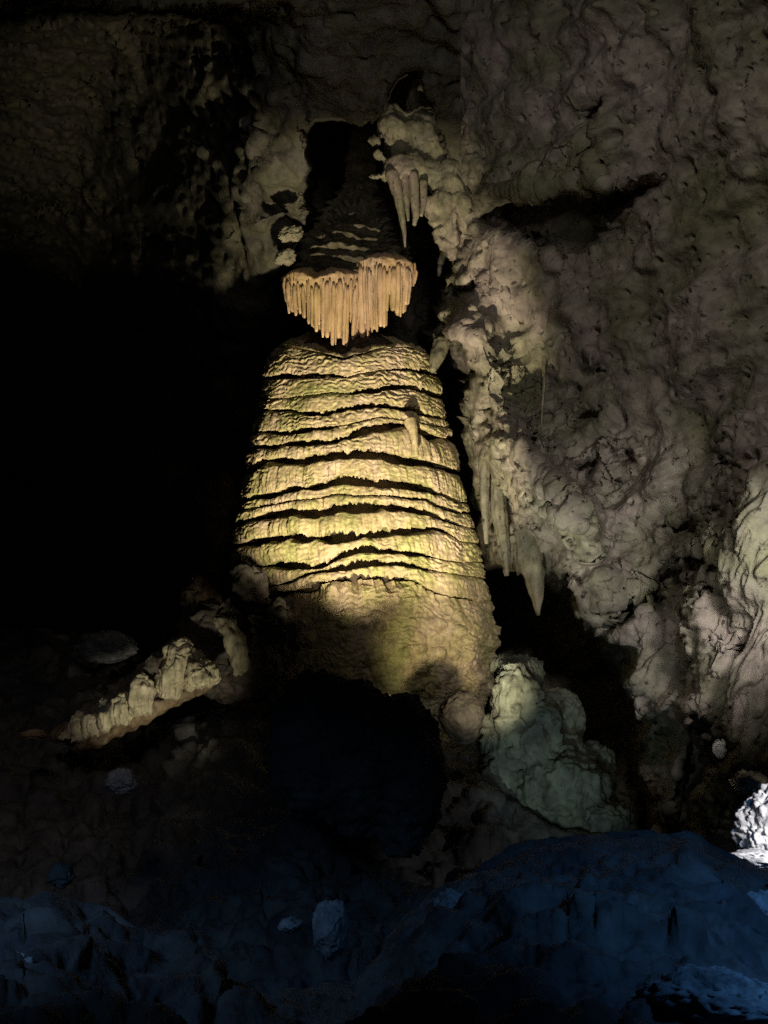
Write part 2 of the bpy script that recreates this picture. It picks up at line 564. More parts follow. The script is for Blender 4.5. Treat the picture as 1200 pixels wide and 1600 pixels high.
def floor_sheet(name, x0, x1, nx, crest, dcrest, span, A, ny, disp, mat, back=4.0):
    """Ground seen from its crest (top edge in view) down towards the camera, with the far side of the crest falling away."""
    xs = np.linspace(x0, x1, nx)
    cx, cy = zip(*crest)
    T = np.interp(xs, cx, cy)
    T = T + 9 * n2(xs, xs * 0 + 3.3, 55, 2.2) + 4 * n2(xs, xs * 0 + 1.3, 12, 5.2)
    ker = np.ones(9) / 9
    T[4:-4] = np.convolve(T, ker, 'valid')
    D = np.interp(xs, [c[0] for c in dcrest], [c[1] for c in dcrest])
    rows = []
    for v in np.linspace(-1, 0, 14)[:-1]:
        rows.append(at(xs, T + 160 * v * v + 2, D - back * v))
    for v in np.linspace(0, 1, ny) ** 1.15:
        rows.append(at(xs, T + span * v, D * A / (A + span * v)))
    p = np.stack(rows)
    nr = grid_normals(p)
    k = np.concatenate([np.full(13, 0.35), 0.35 + 0.65 * sstep(0, 0.12, np.linspace(0, 1, ny))])[:, None]
    p = p + nr * (disp(p) * k)[..., None]
    return tag(mesh_obj(name, p, grid_quads(*p.shape[:2]), mat), kind='structure')


def rubble(p):
    d = 0.22 * fbm(p * 0.8, 3) + 0.12 * fbm(p * 2.1 + 3, 3, mode=1) + 0.035 * fbm(p * 7, 3)
    w, i = worley(p * 1.7 + 2)
    return d + 0.16 * sstep(0.6, 0.1, w) * ((i % 3) < 1)


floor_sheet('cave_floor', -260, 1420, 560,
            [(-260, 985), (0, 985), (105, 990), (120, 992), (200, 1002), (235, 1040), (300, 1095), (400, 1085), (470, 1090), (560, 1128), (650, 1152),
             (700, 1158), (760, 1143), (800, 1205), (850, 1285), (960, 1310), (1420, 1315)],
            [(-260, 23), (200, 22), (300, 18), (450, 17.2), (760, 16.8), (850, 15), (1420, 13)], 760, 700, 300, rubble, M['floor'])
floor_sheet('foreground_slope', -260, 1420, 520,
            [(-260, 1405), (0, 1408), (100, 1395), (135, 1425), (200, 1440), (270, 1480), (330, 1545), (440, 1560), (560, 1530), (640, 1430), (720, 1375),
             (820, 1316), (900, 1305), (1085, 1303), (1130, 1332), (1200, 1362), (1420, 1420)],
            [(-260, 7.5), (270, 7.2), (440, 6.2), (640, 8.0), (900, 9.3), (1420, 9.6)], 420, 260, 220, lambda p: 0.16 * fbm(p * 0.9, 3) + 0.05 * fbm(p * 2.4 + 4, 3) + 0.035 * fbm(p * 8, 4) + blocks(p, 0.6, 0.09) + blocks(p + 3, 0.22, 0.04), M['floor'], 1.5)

# ------------------------------------------------------------------ the flowstone column
YC = 20.0
_py = np.array([500, 530, 560, 600, 650, 700, 750, 800, 850, 880, 950, 1000, 1050, 1100, 1150, 1200, 1300])
_lx = np.array([480, 446, 427, 412, 405, 392, 383, 375, 367, 364, 372, 385, 400, 430, 470, 480, 480])
_rx = np.array([620, 645, 670, 685, 695, 708, 718, 730, 742, 750, 768, 776, 768, 755, 735, 730, 730])
_pl = at_y(_lx, _py, YC); _pr = at_y(_rx, _py, YC)
_z = _pl[:, 2][::-1]
_xc = ((_pl[:, 0] + _pr[:, 0]) / 2)[::-1]
_rr = ((_pr[:, 0] - _pl[:, 0]) / 2)[::-1]


def col_r(z): return np.interp(z, _z, _rr)
def col_x(z): return np.interp(z, _z, _xc)


DEPTH_K = 0.92
base = np.array([float(_xc[2]), YC, float(at_y(570, 1200, YC)[2])])
column = empty('flowstone_column', base, 'tall tapering flowstone column of stacked cream ledges lit yellow in the middle', 'flowstone column')

# gap curves across the column: (px, py of the gap's middle, half thickness in px)
GAPS = [
    [(360, 548, 0), (425, 545, 0), (450, 536, 0), (490, 545, 0), (515, 549, 3), (540, 554, 6), (560, 548, 3), (600, 540, 0), (640, 540, 0), (670, 552, 0), (760, 560, 0)],
    [(360, 592, 0), (415, 590, 1), (440, 584, 2), (480, 582, 2.5), (520, 586, 1.5), (545, 588, 0), (600, 578, 0), (640, 576, 1.5), (670, 582, 2), (690, 590, 0), (760, 600, 0)],
    [(360, 622, 0), (500, 616, 0), (545, 613, 0), (565, 609, 2.5), (600, 602, 3), (635, 602, 3), (665, 609, 3), (690, 620, 2), (760, 630, 0)],
    [(360, 648, 0), (425, 640, 1), (450, 636, 1.5), (475, 644, 2.5), (505, 645, 2.5), (540, 639, 3), (570, 634, 4), (608, 634, 4), (650, 641, 5), (680, 650, 4), (700, 656, 2), (760, 665, 0)],
    [(360, 682, 0), (410, 676, 1), (430, 673, 3), (470, 672, 3), (500, 670, 2), (530, 662, 0), (600, 650, 0), (640, 652, 0), (680, 665, 0), (760, 678, 0)],
    [(360, 706, 0), (415, 700, 2), (447, 690, 3), (493, 692, 3), (520, 688, 3), (555, 677, 3), (580, 666, 4), (608, 663, 4), (640, 660, 2), (665, 676, 4), (690, 683, 3), (760, 690, 0)],
    [(360, 740, 1), (390, 728, 5), (417, 717, 6), (455, 715, 5), (501, 715, 4), (532, 712, 5), (570, 708, 6), (608, 711, 7), (647, 716, 7), (685, 726, 4), (720, 735, 1), (780, 750, 0)],
    [(350, 786, 0), (395, 777, 4), (430, 771, 5), (455, 764, 4), (501, 759, 4), (540, 751, 6), (580, 750, 6), (616, 755, 6), (655, 763, 6), (690, 772, 4), (715, 783, 2), (790, 800, 0)],
    [(350, 803, 0), (395, 793, 0), (455, 781, 0), (540, 773, 0), (600, 772, 0), (640, 778, 1), (665, 783, 3), (695, 792, 3), (720, 802, 1), (800, 820, 0)],
    [(350, 818, 0), (395, 810, 4), (424, 801, 6), (455, 797, 6), (493, 801, 5), (540, 792, 6), (580, 789, 6), (628, 790, 6), (670, 801, 4), (700, 812, 2), (730, 824, 0), (800, 840, 0)],
    [(350, 855, 0), (380, 849, 4), (417, 841, 5), (463, 837, 6), (495, 839, 6), (532, 838, 9), (570, 836, 7), (605, 832, 4), (647, 826, 4), (690, 826, 2), (720, 845, 0), (800, 860, 0)],
    [(350, 890, 0), (417, 884, 2), (440, 879, 6), (470, 886, 6), (500, 884, 4), (530, 868, 4), (570, 859, 3), (610, 860, 4), (645, 866, 3), (680, 870, 0), (800, 885, 0)],
    [(350, 930, 0), (425, 915, 0), (470, 898, 3), (510, 890, 3), (550, 883, 4), (590, 880, 4), (625, 881, 3), (660, 888, 1), (700, 895, 0), (800, 910, 0)],
    [(350, 955, 0), (430, 925, 2), (480, 915, 3), (540, 903, 3), (600, 900, 3), (640, 905, 2), (700, 930, 1), (800, 945, 0)],
]
NT = 560
TH = np.linspace(R(-118), R(118), NT)


def curve_z(gap, which):
    """Height of a gap's edge for every angle: which = +1 upper edge, -1 lower edge; also half thickness."""
    gx, gy, gt = (np.array(c, float) for c in zip(*gap))
    py = np.interp(570, gx, gy) + 0 * TH
    for _ in range(4):
        y = YC - DEPTH_K * 0.9 * np.cos(TH) * 1.9
        z = at_y(570 + 0 * TH, py, y)[:, 2]
        r = col_r(z); y = YC - DEPTH_K * r * np.cos(TH)
        px = px_of(col_x(z) + r * np.sin(TH), y, z)
        px = px + 0.0
        py0 = np.interp(px, gx, gy)
        th = np.interp(px, gx, gt)
        py = py0 + 2.2 * n2(px, px * 0 + gap[0][1] * 0.37, 22, 1.1) * (0.5 + 0.5 * (th > 0)) + 4.5 * n2(px, px * 0 + gap[0][1] * 2.1, 70, 6.1, 2)
    th = th * np.clip(1 + 1.3 * n2(px, px * 0 + gap[3][1], 16, 4.1), 0.05, 1.7) * 0.76
    z = at_y(px, py - which * th, y)[:, 2]
    ker = np.exp(-np.linspace(-2, 2, 25) ** 2); ker /= ker.sum()
    z[12:-12] = np.convolve(z, ker, 'valid')
    return z, th, px, py


def scale_field(px, py):
    """Where the skin breaks into small overlapping rimstone scales."""
    a = sstep(715, 620, py) * 0.8 + 0.25 * sstep(640, 560, py)
    b = sstep(672, 720, px) * sstep(760, 790, py) * 0.9
    c = sstep(845, 885, py) * 0.8 * sstep(420, 560, px)
    e = sstep(440, 395, px) * 0.5
    return np.clip(0.32 + a + b + c + e, 0, 1)


def column_skin(name, zt, zb, tht, thb, rows, last=False, first=False):
    s = np.linspace(0, 1, rows)[:, None]
    
    z = zt[None] + (zb - zt)[None] * s
    r = col_r(z)
    x0 = col_x(z)
    y = YC - DEPTH_K * r * np.cos(TH)[None]
    q = np.stack([x0 + r * np.sin(TH)[None], y, z], -1)
    px = px_of(q[..., 0], q[..., 1], q[..., 2])
    dd = (q - EYE) @ FW
    py = 800 - FPX * ((q - EYE) @ UP) / dd
    h = (zt - zb)[None]
    open_t = np.clip(tht / 4.0, 0, 1)[None]
    open_b = np.clip(thb / 4.0, 0, 1)[None]
    # overall profile: tucked under the ledge above, swelling outward to the lip
    b = -(0.03 + 0.37 * open_t) * np.clip(1 - s / 0.20, 0, 1) ** 2.2
    b = b + (0.045 + 0.045 * open_b) * np.sin(np.pi * np.clip(s, 0, 1) ** 0.8 * 0.72) - 0.03
    if last:
        b = b * np.clip(1.6 - 3 * s, 0, 1)
    # big lobes
    b = b + 0.06 * fbm(q * np.array([1.6, 1.6, 1.2]) + 4, 2)
    # flutes on the smooth hanging fringes
    sc = scale_field(px, py)
    ang = TH[None] * 1.9
    fl = np.stack([ang * 13 + 0 * z, z * 0.9 + 0 * ang, 0 * z + zt.mean()], -1)
    b = b + (1 - sc) * (0.030 * fbm(fl, 3, mode=1) + 0.014 * fbm(fl * np.array([3.1, 2, 1]) + 7, 2)) * sstep(0.05, 0.7, s)
    # rimstone scales
    wv = q * np.array([5.5, 2.0, 5.0])
    ph = z / 0.092 + 1.3 * fbm(q * np.array([2.6, 1.0, 2.0]), 2) + 0.65 * fbm(q * np.array([8.0, 3.0, 8.0]) + 3, 2)
    saw = 1 - (ph - np.floor(ph))
    prof = np.where(saw < 0.78, saw / 0.78, (1 - saw) / 0.22)
    amp = 0.055 * (0.2 + 0.8 * sstep(-0.5, 0.5, perlin(q * np.array([2.0, 2.0, 4.0]) + 8)))
    b = b + sc * amp * (prof - 0.5) * (0.15 + 0.85 * sstep(0, 0.1, s))
    b = b + 0.014 * fbm(q * 16, 3)
    if last:
        w, i = worley(q * np.array([4.0, 3.0, 5.0]))
        b = b + 0.07 * sstep(0.7, 0.2, w) * ((i % 2) + 0.3)
    rows_p = [np.stack([x0 + (r + b) * np.sin(TH)[None], YC - DEPTH_K * (r + b) * np.cos(TH)[None], z], -1)]
    if not last:
        # dripping lip with teeth, then the underside back into the recess
        lip_b = b[-1]
        tooth = fbm(np.stack([ang[0] * 13, 0 * TH + zb.mean(), 0 * TH], -1), 2, mode=1) * 0.9 + perlin(np.stack([ang[0] * 34, 0 * TH, 0 * TH + zb.mean()], -1))
        drop = np.clip(0.05 * tooth, -0.03, 0.085) * (0.25 + 0.75 * open_b[0])
        zz = zb - drop
        # pull the last rows down so that the teeth hang
        w = (np.linspace(0, 1, rows)[:, None] ** 6)
        rows_p[0][..., 2] -= w * drop[None]
        rl = col_r(zb)
        for t in (0.25, 0.55, 0.8, 1.0):
            rin = lip_b - (0.05 + 0.42 * open_b[0]) * t
            zu = zz + (0.012 + 0.085 * open_b[0]) * math.sin(t * 1.5) - 0.006
            rad = rl + rin
            rows_p.append(np.stack([x0[-1] + rad * np.sin(TH), YC - DEPTH_K * rad * np.cos(TH), zu], -1)[None])
    p = np.concatenate(rows_p)
    return mesh_obj(name, p, grid_quads(*p.shape[:2]), M['flow'], column)


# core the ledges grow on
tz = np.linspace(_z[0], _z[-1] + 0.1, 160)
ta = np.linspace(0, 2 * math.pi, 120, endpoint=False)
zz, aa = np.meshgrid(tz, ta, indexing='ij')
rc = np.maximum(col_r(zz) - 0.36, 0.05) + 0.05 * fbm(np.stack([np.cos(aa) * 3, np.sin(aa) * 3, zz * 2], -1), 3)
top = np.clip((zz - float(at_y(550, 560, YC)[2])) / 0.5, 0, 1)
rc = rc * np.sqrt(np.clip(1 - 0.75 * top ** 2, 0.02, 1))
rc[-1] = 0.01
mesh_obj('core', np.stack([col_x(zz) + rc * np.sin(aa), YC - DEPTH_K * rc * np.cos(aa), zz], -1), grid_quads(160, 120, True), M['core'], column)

curves_u = [curve_z(g, +1) for g in GAPS]
curves_l = [curve_z(g, -1) for g in GAPS]
for k in range(len(GAPS)):
    zt, tht = curves_l[k][0], curves_l[k][1]
    if k + 1 < len(GAPS):
        zb, thb = curves_u[k + 1][0], curves_u[k + 1][1]
        zb = np.minimum(zb, zt - 0.03)
        hmean = float((zt - zb)[NT // 4:-NT // 4].mean())
        column_skin('ledge', zt, zb, tht, thb, max(18, int(hmean / 0.0105)), first=(k == 0))
    else:
        zb = 0 * TH + float(at_y(570, 1190, YC)[2])
        column_skin('foot', zt, zb, tht, 0 * tht, 190, last=True)

# domed shoulders on top of the first ledge, closing back to the core
zt0 = curves_l[0][0]
rows_p = []
for t in np.linspace(0, 1, 30):
    rad = (col_r(zt0) + 0.0) * math.cos(t * 1.45) + 0.02 * t
    z = zt0 - 0.01 + 0.16 * math.sin(t * 1.5)
    q = np.stack([col_x(zt0) + rad * np.sin(TH), YC - DEPTH_K * rad * np.cos(TH), z + 0 * TH], -1)
    q[:, 2] += (0.11 * fbm(q * 2.4, 4) + 0.03 * fbm(q * 10, 2)) * min(1, t * 4)
    rows_p.append(q)
rows_p.reverse()
mesh_obj('shoulder', np.stack(rows_p), grid_quads(30, NT), M['flow'], column)

tp = [at_y(640, 658, 18.42), at_y(645, 670, 18.36), at_y(648, 690, 18.34), at_y(649, 714, 18.36)]
tube_obj('drip_spout', tp, [0.10, 0.07, 0.05, 0.055], M['flow'], column, nseg=18, lump=0.15, fl=0.25, seed=4.4, sub=8)

# ------------------------------------------------------------------ the cluster of stalactites above it, on its layered neck
rnd = random.Random(5)
cl_org = at_y(550, 405, 19.6)
cluster = empty('stalactite_cluster', cl_org, 'fringe of cream stalactites hanging under a layered dark rock neck', 'stalactites')

npy = np.array([120, 190, 240, 290, 315, 335, 350, 365, 380, 395, 410, 430, 450, 470])
nlx = np.array([545, 545, 542, 536, 515, 498, 488, 482, 474, 464, 457, 455, 470, 490])
nrx = np.array([585, 585, 585, 590, 602, 614, 622, 628, 634, 640, 645, 640, 625, 600])
a_, b_ = at_y(nlx, npy, 19.8), at_y(nrx, npy, 19.8)
nz = np.linspace(a_[-1, 2], a_[0, 2], 300)
nr_ = np.interp(nz, a_[::-1, 2], ((b_ - a_)[:, 0] / 2)[::-1])
nx_ = np.interp(nz, a_[::-1, 2], ((b_ + a_)[:, 0] / 2)[::-1])
ta = np.linspace(0, 2 * math.pi, 220, endpoint=False)
zz, aa = np.meshgrid(nz, ta, indexing='ij')
q = np.stack([np.cos(aa) * 1.5, np.sin(aa) * 1.5, zz * 1.2], -1)
ph = zz / 0.17 + 0.8 * fbm(q * 0.9, 3)
fr = ph - np.floor(ph)
lay = np.where(fr < 0.25, fr / 0.25, 1 - (fr - 0.25) / 0.75)
low = sstep(float(at_y(550, 280, 19.8)[2]), float(at_y(550, 320, 19.8)[2]), zz)
rn = nr_[:, None] * (0.92 + 0.12 * fbm(q * 2.2 + 3, 3)) + 0.20 * (lay - 0.6) * (0.1 + 0.9 * low) + 0.02 * fbm(q * 9, 3)
ynk = np.interp(nz, [a_[-1, 2], float(at_y(550, 410, 19.8)[2]), float(at_y(550, 330, 19.8)[2]), a_[0, 2]], [19.9, 20.1, 20.9, 24.0])[:, None]
kk = ynk / 19.8
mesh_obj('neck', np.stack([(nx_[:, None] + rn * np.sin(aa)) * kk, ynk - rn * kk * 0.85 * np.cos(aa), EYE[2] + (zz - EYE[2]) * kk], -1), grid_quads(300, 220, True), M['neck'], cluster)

CB = np.array([(438, 446), (448, 492), (470, 497), (480, 509), (495, 521), (504, 534), (513, 530), (523, 543), (532, 540), (543, 546), (549, 524), (555, 536), (562, 530),
               (571, 531), (580, 520), (604, 516), (608, 484), (616, 486), (624, 497), (635, 498), (641, 472), (653, 440)], float)


def cap(cx, hw, Yc, ky, top, skirt, seed):
    """Rounded fluted apron that the stalactites grow from; top is [(px, py)], skirt the share of the fringe that it covers."""
    n = 260
    th = np.linspace(R(-150), R(150), n)
    x = cx + hw * np.sin(th)
    tp = np.interp(x, *zip(*top)) + 2.5 * n2(x, x * 0 + seed, 16, seed) - 2 * np.cos(th)
    bt = np.interp(x, CB[:, 0], CB[:, 1])
    bt = tp + (bt - tp) * skirt + 3 * n2(x, x * 0 + seed, 5, seed + 3)
    rows = []
    m = 46
    for v in np.linspace(0, 1, m):
        s = max(0.0, (v - 0.3) / 0.7)
        if v < 0.3:
            t = v / 0.3
            k = 0.55 + 0.45 * math.sin(t * math.pi / 2)
            py = tp + 7 * (1 - math.cos(t * math.pi / 2)) - 4 * (1 - t)
        else:
            k = 1.0 - 0.08 * s
            py = tp + 7 + (bt - tp - 7) * s
        f = 0.07 * fbm(np.stack([th * hw / 8.5, 0 * th + 0.5 * s, 0 * th + seed], -1), 3, mode=1) * min(1, 0.25 + s)
        f = f + 0.03 * perlin(np.stack([th * hw / 9, 0 * th + v * 9, 0 * th + seed], -1))
        if v == 1:
            k *= 0.8
        kk = k * (1 + f)
        Y = Yc - ky * kk * np.cos(th)
        rows.append(at_y(cx + (x - cx) * kk, py, Y))
    p = np.stack(rows)
    return mesh_obj('cap', p, grid_quads(m, n), M['straw'], cluster)


cap(503, 64, 19.5, 0.62, [(435, 432), (448, 424), (470, 424), (490, 432), (530, 424), (566, 424)], 0.62, 1.7)
cap(604, 49, 19.55, 0.55, [(554, 404), (580, 400), (625, 402), (645, 407), (655, 424)], 0.50, 4.1)
k = 0
for cx, hw, Yc, ky, lo, hi, tp in ((503, 64, 19.5, 0.62, -84, 82, 437), (604, 49, 19.55, 0.55, -80, 80, 414)):
    for row, (n, sc) in enumerate(((34 if hw > 60 else 27, 1.0), (22 if hw > 60 else 17, 0.82))):
        for j in range(n):
            a = R(lo + (hi - lo) * (j + 0.5 + rnd.uniform(-0.3, 0.3)) / n)
            x = cx + hw * sc * 0.985 * math.sin(a)
            Y = Yc - ky * sc * 0.985 * math.cos(a)
            b = float(np.interp(x, CB[:, 0], CB[:, 1])) - (rnd.uniform(0, 7) if rnd.random() < 0.6 else rnd.uniform(4, 26)) - (0 if row == 0 else rnd.uniform(0, 8))
            if 546 < x < 552 or 605 < x < 612:
                b -= 16
            r = rnd.choice((1.6, 2.2, 2.8, 3.4, 4.2, 5.6)) * rnd.uniform(0.85, 1.15) * 0.0098
            xb = x + (cx - x) * 0.08 + rnd.uniform(-0.8, 0.8)
            zt = float(at_y(x, tp + rnd.uniform(-4, 12), Y)[2]); zb = float(at_y(xb, b, Y)[2])
            X0, X1 = float(at_y(x, tp, Y)[0]), float(at_y(xb, b, Y)[0])
            if zt - zb < 0.15:
                continue
            pts = [(X0 + (X1 - X0) * t, Y, zt + (zb - zt) * t) for t in (0, 0.3, 0.6, 0.85, 0.97, 1.0)]
            tube_obj('stalactite', pts, [r * 0.6, r * 1.25, r * 1.1, r * 0.95, r * 0.8, r * 0.4], M['straw'], cluster, nseg=9, lump=0.16, seed=k * 3.7, sub=3)
            k += 1

# ------------------------------------------------------------------ hanging rock to the right of the neck
def W3(px, py, Y, rpx, ry=None, rz=None):
    s = Y / 20.0 * 0.0101
    return ('blob', at_y(px, py, Y), (rpx * s, (ry if ry else rpx) * s, (rz if rz else rpx) * s))


def T3(pts, Yr):
    s = Yr / 20.0 * 0.0101
    return ('tube', [at_y(x, y, Yr + dy) for x, y, dy, _ in pts], [r * s for _, _, _, r in pts])


pend_org = at_y(680, 130, 19.0)
pend = empty('hanging_rock', pend_org, 'ragged rock mass with spikes hanging from the ceiling right of the dark neck', 'rock')
shapes = [W3(695, 165, 19.7, 62, 60, 60), W3(722, 105, 20.2, 60, 70, 60), W3(672, 120, 20.2, 34, 50, 40), W3(670, 215, 19.2, 58, 46, 60), W3(722, 220, 19.1, 32, 40, 70), W3(700, 280, 19.1, 40, 40, 40),
          W3(718, 320, 19.1, 24, 26, 40), W3(612, 195, 19.0, 26, 26, 40), W3(628, 262, 19.0, 30, 28, 34), W3(584, 218, 18.9, 13), W3(592, 242, 18.9, 11),
          W3(588, 276, 18.9, 20, 14, 10), W3(658, 262, 19, 24, 22, 30), W3(640, 225, 19.2, 40, 34, 50),
          T3([(690, 300, 0, 22), (702, 350, 0, 19), (706, 385, 0, 13), (706, 405, 0, 7)], 19.0),
          T3([(722, 320, 0, 18), (728, 350, 0, 13), (724, 362, 0, 8)], 19.1),
          T3([(668, 310, 0, 14), (676, 345, 0, 10), (690, 372, 0, 8), (694, 392, 0, 6)], 19.0)]
shapes.append(W3(706, 230, 19.35, 44, 30, 120))
union('body', shapes, M['pendant'], weather(0.75, 1.6, 0.8, 0.5), 0.028, pend)
for pts in ([(612, 270, 0, 13), (622, 300, 0, 9.5), (628, 335, 0, 6), (632, 365, 0, 3.5), (633, 386, 0, 1.2)],
            [(632, 262, 0, 8), (634, 300, 0, 6), (636, 325, 0, 4), (638, 345, 0, 2)],
            [(646, 270, 0, 9), (648, 310, 0, 8), (650, 335, 0, 6), (647, 352, 0, 3)],
            [(662, 282, 0, 7), (662, 318, 0, 5), (658, 338, 0, 2.5)]):
    t = T3(pts, 18.85)
    tube_obj('stalactite', t[1], t[2], M['pendant'], pend, nseg=14, lump=0.14, fl=0.2, seed=pts[0][0], sub=8)

# knobs left of the neck
for (x, y, r, Y, lab) in ((456, 366, 14, 18.9, 'small olive yellow knob of rock left of the dark neck'),
                          (446, 402, 12, 19.0, 'small mossy green rock lump just above the left end of the stalactite fringe')):
    boulder('rock_knob', at_y(x, y, Y), (r * 0.015, r * 0.012, r * 0.0105), M['pendant'], lab, 'rock', sub=5, seed=x * 0.1, amp=0.3, facet=0.9, rot=0.4)

# ------------------------------------------------------------------ stalactites along the right wall
def wall_spike(pts, Y, lab, mat='wall'):
    t = T3(pts, Y)
    tag(tube_obj('stalactite', t[1], t[2], M[mat], None, t[1][0], nseg=22, lump=0.18, fl=0.35, seed=pts[0][0] * 0.7, sub=10), lab, 'stalactite',
        'stalactites hanging along the right wall')


wall_spike([(826, 830, 0.3, 22), (832, 885, 0.1, 19), (838, 925, 0, 11), (841, 962, 0, 2.5)], 18.6, 'long pale spike over the dark grotto, right of the column', 'pendant')
wall_spike([(757, 690, 0.3, 10), (757, 740, 0.1, 8), (757, 790, 0, 6), (760, 850, 0, 3)], 19.0, 'slender grey spike beside the right flank of the column', 'pendant')
wall_spike([(792, 690, 0.4, 15), (800, 750, 0.1, 11), (808, 790, 0, 6), (813, 815, 0, 2)], 18.6, 'cream pointed drip midway down the lit rib', 'pendant')
wall_spike([(776, 730, 0.3, 12), (780, 800, 0.1, 12), (788, 860, 0, 9), (792, 900, 0, 3)], 19.0, 'green grey curtain between the two thin spikes', 'pendant')
wall_spike([(852, 552, 0.4, 4.2), (849, 575, 0.15, 3.0), (850, 605, 0.1, 2.6), (847, 640, 0.1, 2.0), (846, 670, 0.1, 1.0)], 18.0, 'thin straight pale straw high on the right wall', 'ridge')
wall_spike([(864, 858, 0.3, 9), (870, 880, 0.1, 7), (876, 905, 0, 2)], 18.4, 'short tooth under the lip, right of the long pale spike')
wall_spike([(690, 535, 0.3, 14), (682, 560, 0.1, 12), (676, 580, 0, 5)], 18.9, 'small green grey lobe touching the right shoulder of the column', 'pendant')

# ------------------------------------------------------------------ left ridge with its row of stubby stalagmites
def ridge_disp(p, n=None):
    return weather(0.8, 0.8, 0.5, 0.8)(p)


ridge_org = at_y(300, 1085, 16.4)
ridge = empty('flowstone_ridge', ridge_org, 'dark rock ridge sloping down to the left from the foot of the column', 'rock ridge')
shapes = [W3(385, 925, 17.3, 34, 40, 48), W3(420, 1000, 17.2, 52, 50, 70), W3(395, 1045, 17.0, 50, 50, 60), W3(330, 985, 17.0, 52, 50, 50),
          W3(300, 1040, 16.9, 48, 40, 48), W3(350, 1060, 17.1, 60, 40, 40), W3(440, 1085, 17.3, 60, 60, 50)]
shapes += [T3([(300, 1035, 0.3, 46), (262, 1058, 0.1, 38), (215, 1088, 0.1, 34), (160, 1118, 0.1, 30), (118, 1138, 0.1, 22)], 16.45)]
union('body', shapes, M['ridgerock'], ridge_disp, 0.028, ridge)
t = T3([(330, 962, 0.5, 10), (350, 972, 0.2, 12), (364, 992, 0.1, 15), (371, 1020, 0.1, 16), (376, 1048, 0.2, 12), (378, 1066, 0.5, 8)], 16.4)
tube_obj('arched_rib', t[1], t[2], M['ridge'], ridge, nseg=28, lump=0.4, fl=0.35, seed=2, sub=10)

STUBS = [  # px, top py, bottom py, half width, label, mat
    (366, 0, 0, 0, None, None),
    (284, 1000, 1074, 27, 'widest pale green lump on the ridge, under the arched rib', 'ridge'),
    (318, 1040, 1072, 24, 'low lump tucked right of the widest pale green lump', 'ridge'),
    (264, 1030, 1092, 15, 'tall pillar shaped stub left of the widest green lump', 'ridge'),
    (240, 1022, 1052, 14, 'small grey knob riding on top of the ridge', 'ridgerock'),
    (224, 1052, 1118, 16, 'cream stub with a notched flat top mid ridge', 'ridge'),
    (190, 1080, 1136, 18, 'brightest cream bulging stub on the ridge', 'ridge'),
    (161, 1086, 1118, 11, 'small round greyish knob left of the brightest stub', 'mound'),
    (164, 1108, 1148, 10, 'thin ribbed stub below the small whitish knob', 'ridge'),
    (144, 1112, 1154, 12, 'thin tan stub near the lower end of the ridge', 'ridge'),
    (122, 1112, 1160, 15, 'pinkish brown lump on the lower end of the ridge', 'ridge'),
    (101, 1140, 1158, 9, 'little pale tip at the very end of the ridge', 'ridge'),
]
for i, (x, yt, yb, hw, lab, mt) in enumerate(STUBS):
    if lab is None:
        continue
    Y = 16.15 + 0.1 * math.sin(i * 2.1)
    h = yb - yt
    hw = hw * 1.22
    shp = [T3([(x + hw * 0.1, yt + h * 0.14, 0, hw * 0.55), (x, yt + h * 0.4, 0, hw * 0.92), (x - hw * 0.06, yt + h * 0.7, 0, hw), (x, yb, 0, hw * 0.8)], Y),
           W3(x - hw * 0.35, yt + h * 0.3, Y - 0.05, hw * 0.5), W3(x + hw * 0.45, yt + h * 0.42, Y, hw * 0.55), W3(x, yt + h * 0.2, Y, hw * 0.5)]
    o = union('stalagmite', shp, M[mt], weather(0.36, 0.7, 0.2, 2.4), 0.016, None, at_y(x, yb, Y))
    tag(o, lab, 'stalagmite', 'stubby stalagmites along the left ridge')

t = T3([(84, 1146, 0.4, 9), (110, 1150, 0.2, 17), (140, 1150, 0.2, 19), (190, 1130, 0.2, 17), (240, 1108, 0.2, 16), (285, 1084, 0.3, 12), (330, 1070, 0.5, 6)], 16.15)
tube_obj('brown_rim', t[1], t[2], M['brown'], ridge, nseg=22, lump=0.55, fl=0.3, seed=6, sub=14)

# ------------------------------------------------------------------ green grey mound, boulders and stones
mound_org = at_y(850, 1290, 15.8)
shapes = [W3(802, 1100, 16.0, 36, 40, 62), W3(808, 1052, 16.4, 34, 40, 30), W3(830, 1165, 16.1, 50, 60, 70), W3(860, 1225, 16.0, 68, 60, 60),
          W3(905, 1255, 15.9, 50, 50, 60), W3(800, 1200, 16.2, 46, 50, 70), W3(860, 1130, 16.7, 50, 50, 50),
          W3(950, 1290, 15.6, 46, 50, 40), W3(925, 1215, 16.6, 40, 50, 60), W3(775, 1160, 16.3, 26, 40, 50),
          T3([(806, 1050, 0, 30), (813, 1110, 0, 42), (838, 1170, 0, 60), (875, 1230, 0, 76), (890, 1300, 0, 82)], 16.4)]
mound = union('stalagmite_mound', shapes, M['mound'], weather(0.85, 1.3, 0.6, 1.3), 0.026, None, mound_org)
tag(mound, 'pale green grey rounded mound leaning right at the foot of the wall', 'stalagmite mound')

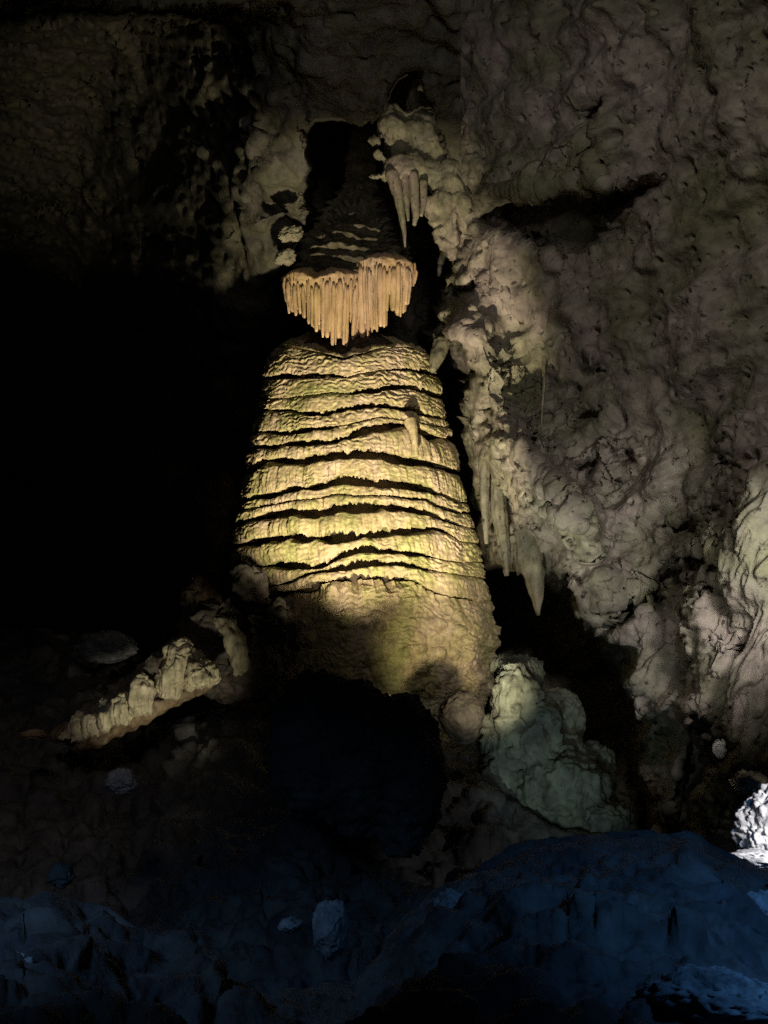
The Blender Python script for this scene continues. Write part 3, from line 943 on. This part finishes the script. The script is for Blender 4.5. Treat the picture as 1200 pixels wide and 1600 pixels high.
boulder('boulder', at_y(722, 1120, 16.2), (0.29, 0.28, 0.33), M['ridgerock'], 'dark oval boulder against the lower right foot of the column', seed=3.3, amp=0.14, rot=0.35)
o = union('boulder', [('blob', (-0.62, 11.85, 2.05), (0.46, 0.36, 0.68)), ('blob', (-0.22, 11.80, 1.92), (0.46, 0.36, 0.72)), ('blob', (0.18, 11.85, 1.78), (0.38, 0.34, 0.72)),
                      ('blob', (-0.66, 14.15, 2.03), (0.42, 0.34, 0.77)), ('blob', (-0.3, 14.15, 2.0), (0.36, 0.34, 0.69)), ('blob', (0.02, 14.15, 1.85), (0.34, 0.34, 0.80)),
                      ('blob', (-0.2, 13.1, 1.6), (0.75, 1.2, 0.34))], M['floor'], weather(0.6, 0.5, 0.2), 0.03, None, (-0.2, 12.9, 1.3))  # added rock; its hidden rear hump blocks lamp light from the column foot
tag(o, 'added broad black boulder shading the middle of the column foot, its rear hump unseen', 'boulder')
boulder('boulder', at_y(1205, 1300, 10.9), (0.34, 0.34, 0.42), M['white'], 'bright white floodlit rock at the right edge', sub=6, seed=8.1, amp=0.22, facet=0.8)
boulder('rock_slab', at_y(1192, 1346, 10.6), (0.36, 0.3, 0.085), M['white'], 'creamy white slab of ground below the bright white rock', 'rock slab', sub=6, seed=6.1, amp=0.25)
boulder('boulder', at_y(1170, 1222, 11.6), (0.16, 0.14, 0.10), M['brown'], 'brown overhanging rock just above the bright white one', seed=5.7, amp=0.3)
boulder('stone', at_y(1125, 1170, 14.0), (0.075, 0.07, 0.11), M['white'], 'small white stone on a dark pocket low on the right wall', 'stone', seed=1.4, facet=0.8)
boulder('boulder', at_y(515, 1450, 7.6), (0.11, 0.11, 0.17), M['pale'], 'pale blue lit pointed rock at the bottom middle', seed=2.6, facet=0.9, amp=0.18)
boulder('boulder', at_y(455, 1446, 7.7), (0.07, 0.07, 0.05), M['pale'], 'small dim stone left of the pale blue pointed rock', seed=9.6, facet=0.9)
boulder('boulder', at_y(1190, 1435, 7.6), (0.16, 0.14, 0.15), M['pale'], 'blue lit round boulder at the lower right edge', seed=4.2, facet=0.5)
boulder('boulder', at_y(1120, 1560, 5.2), (0.27, 0.25, 0.11), M['pale'], 'broad flat blue rock in the lower right corner', seed=6.9, facet=0.6)
boulder('boulder', at_y(22, 1560, 5.4), (0.12, 0.12, 0.17), M['pale'], 'blue grey slanting rock in the lower left corner', seed=7.7, facet=0.7, rot=-0.6)
boulder('boulder', at_y(795, 1490, 6.6), (0.05, 0.05, 0.045), M['pale'], 'tiny pale blue stone right of the bottom middle', 'stone', seed=1.9, facet=0.8)
boulder('boulder', at_y(705, 1412, 7.9), (0.10, 0.10, 0.085), M['pale'], 'dim teal stone on the dark slope right of the pointed rock', seed=3.9, facet=0.7)
boulder('boulder', at_y(190, 1222, 12.6), (0.16, 0.15, 0.12), M['pale'], 'bluish stone on the dark slope below the left ridge', seed=2.2, facet=0.7)
boulder('boulder', at_y(95, 1368, 10.0), (0.10, 0.1, 0.1), M['floor'], 'small mauve grey stone on the left slope', seed=8.8, facet=0.7)
boulder('stone', at_y(52, 1148, 15.6), (0.16, 0.12, 0.06), M['brown'], 'small orange brown stone left of the ridge end', 'stone', seed=4.9)
boulder('boulder', at_y(165, 1012, 19.5), (0.52, 0.4, 0.24), M['pale'], 'blocky grey outcrop behind the ridge against the black void', 'rock outcrop', seed=5.1, facet=0.9, amp=0.16)

# far pillar in the gloom left of the column
pil = T3([(348, 745, 0.3, 14), (340, 785, 0, 36), (345, 830, 0, 30), (352, 880, 0, 34), (335, 930, 0, 44), (320, 980, 0, 40)], 22.5)
o = union('rock_pillar', [pil, W3(325, 905, 22.3, 26, 24, 34), W3(360, 860, 22.4, 26, 24, 30)], M['brown'], weather(1.6, 1.0, 0.8), 0.035, None, at_y(325, 990, 22.5))
tag(o, 'dim brown craggy pillar in the gloom left of the column', 'rock pillar')
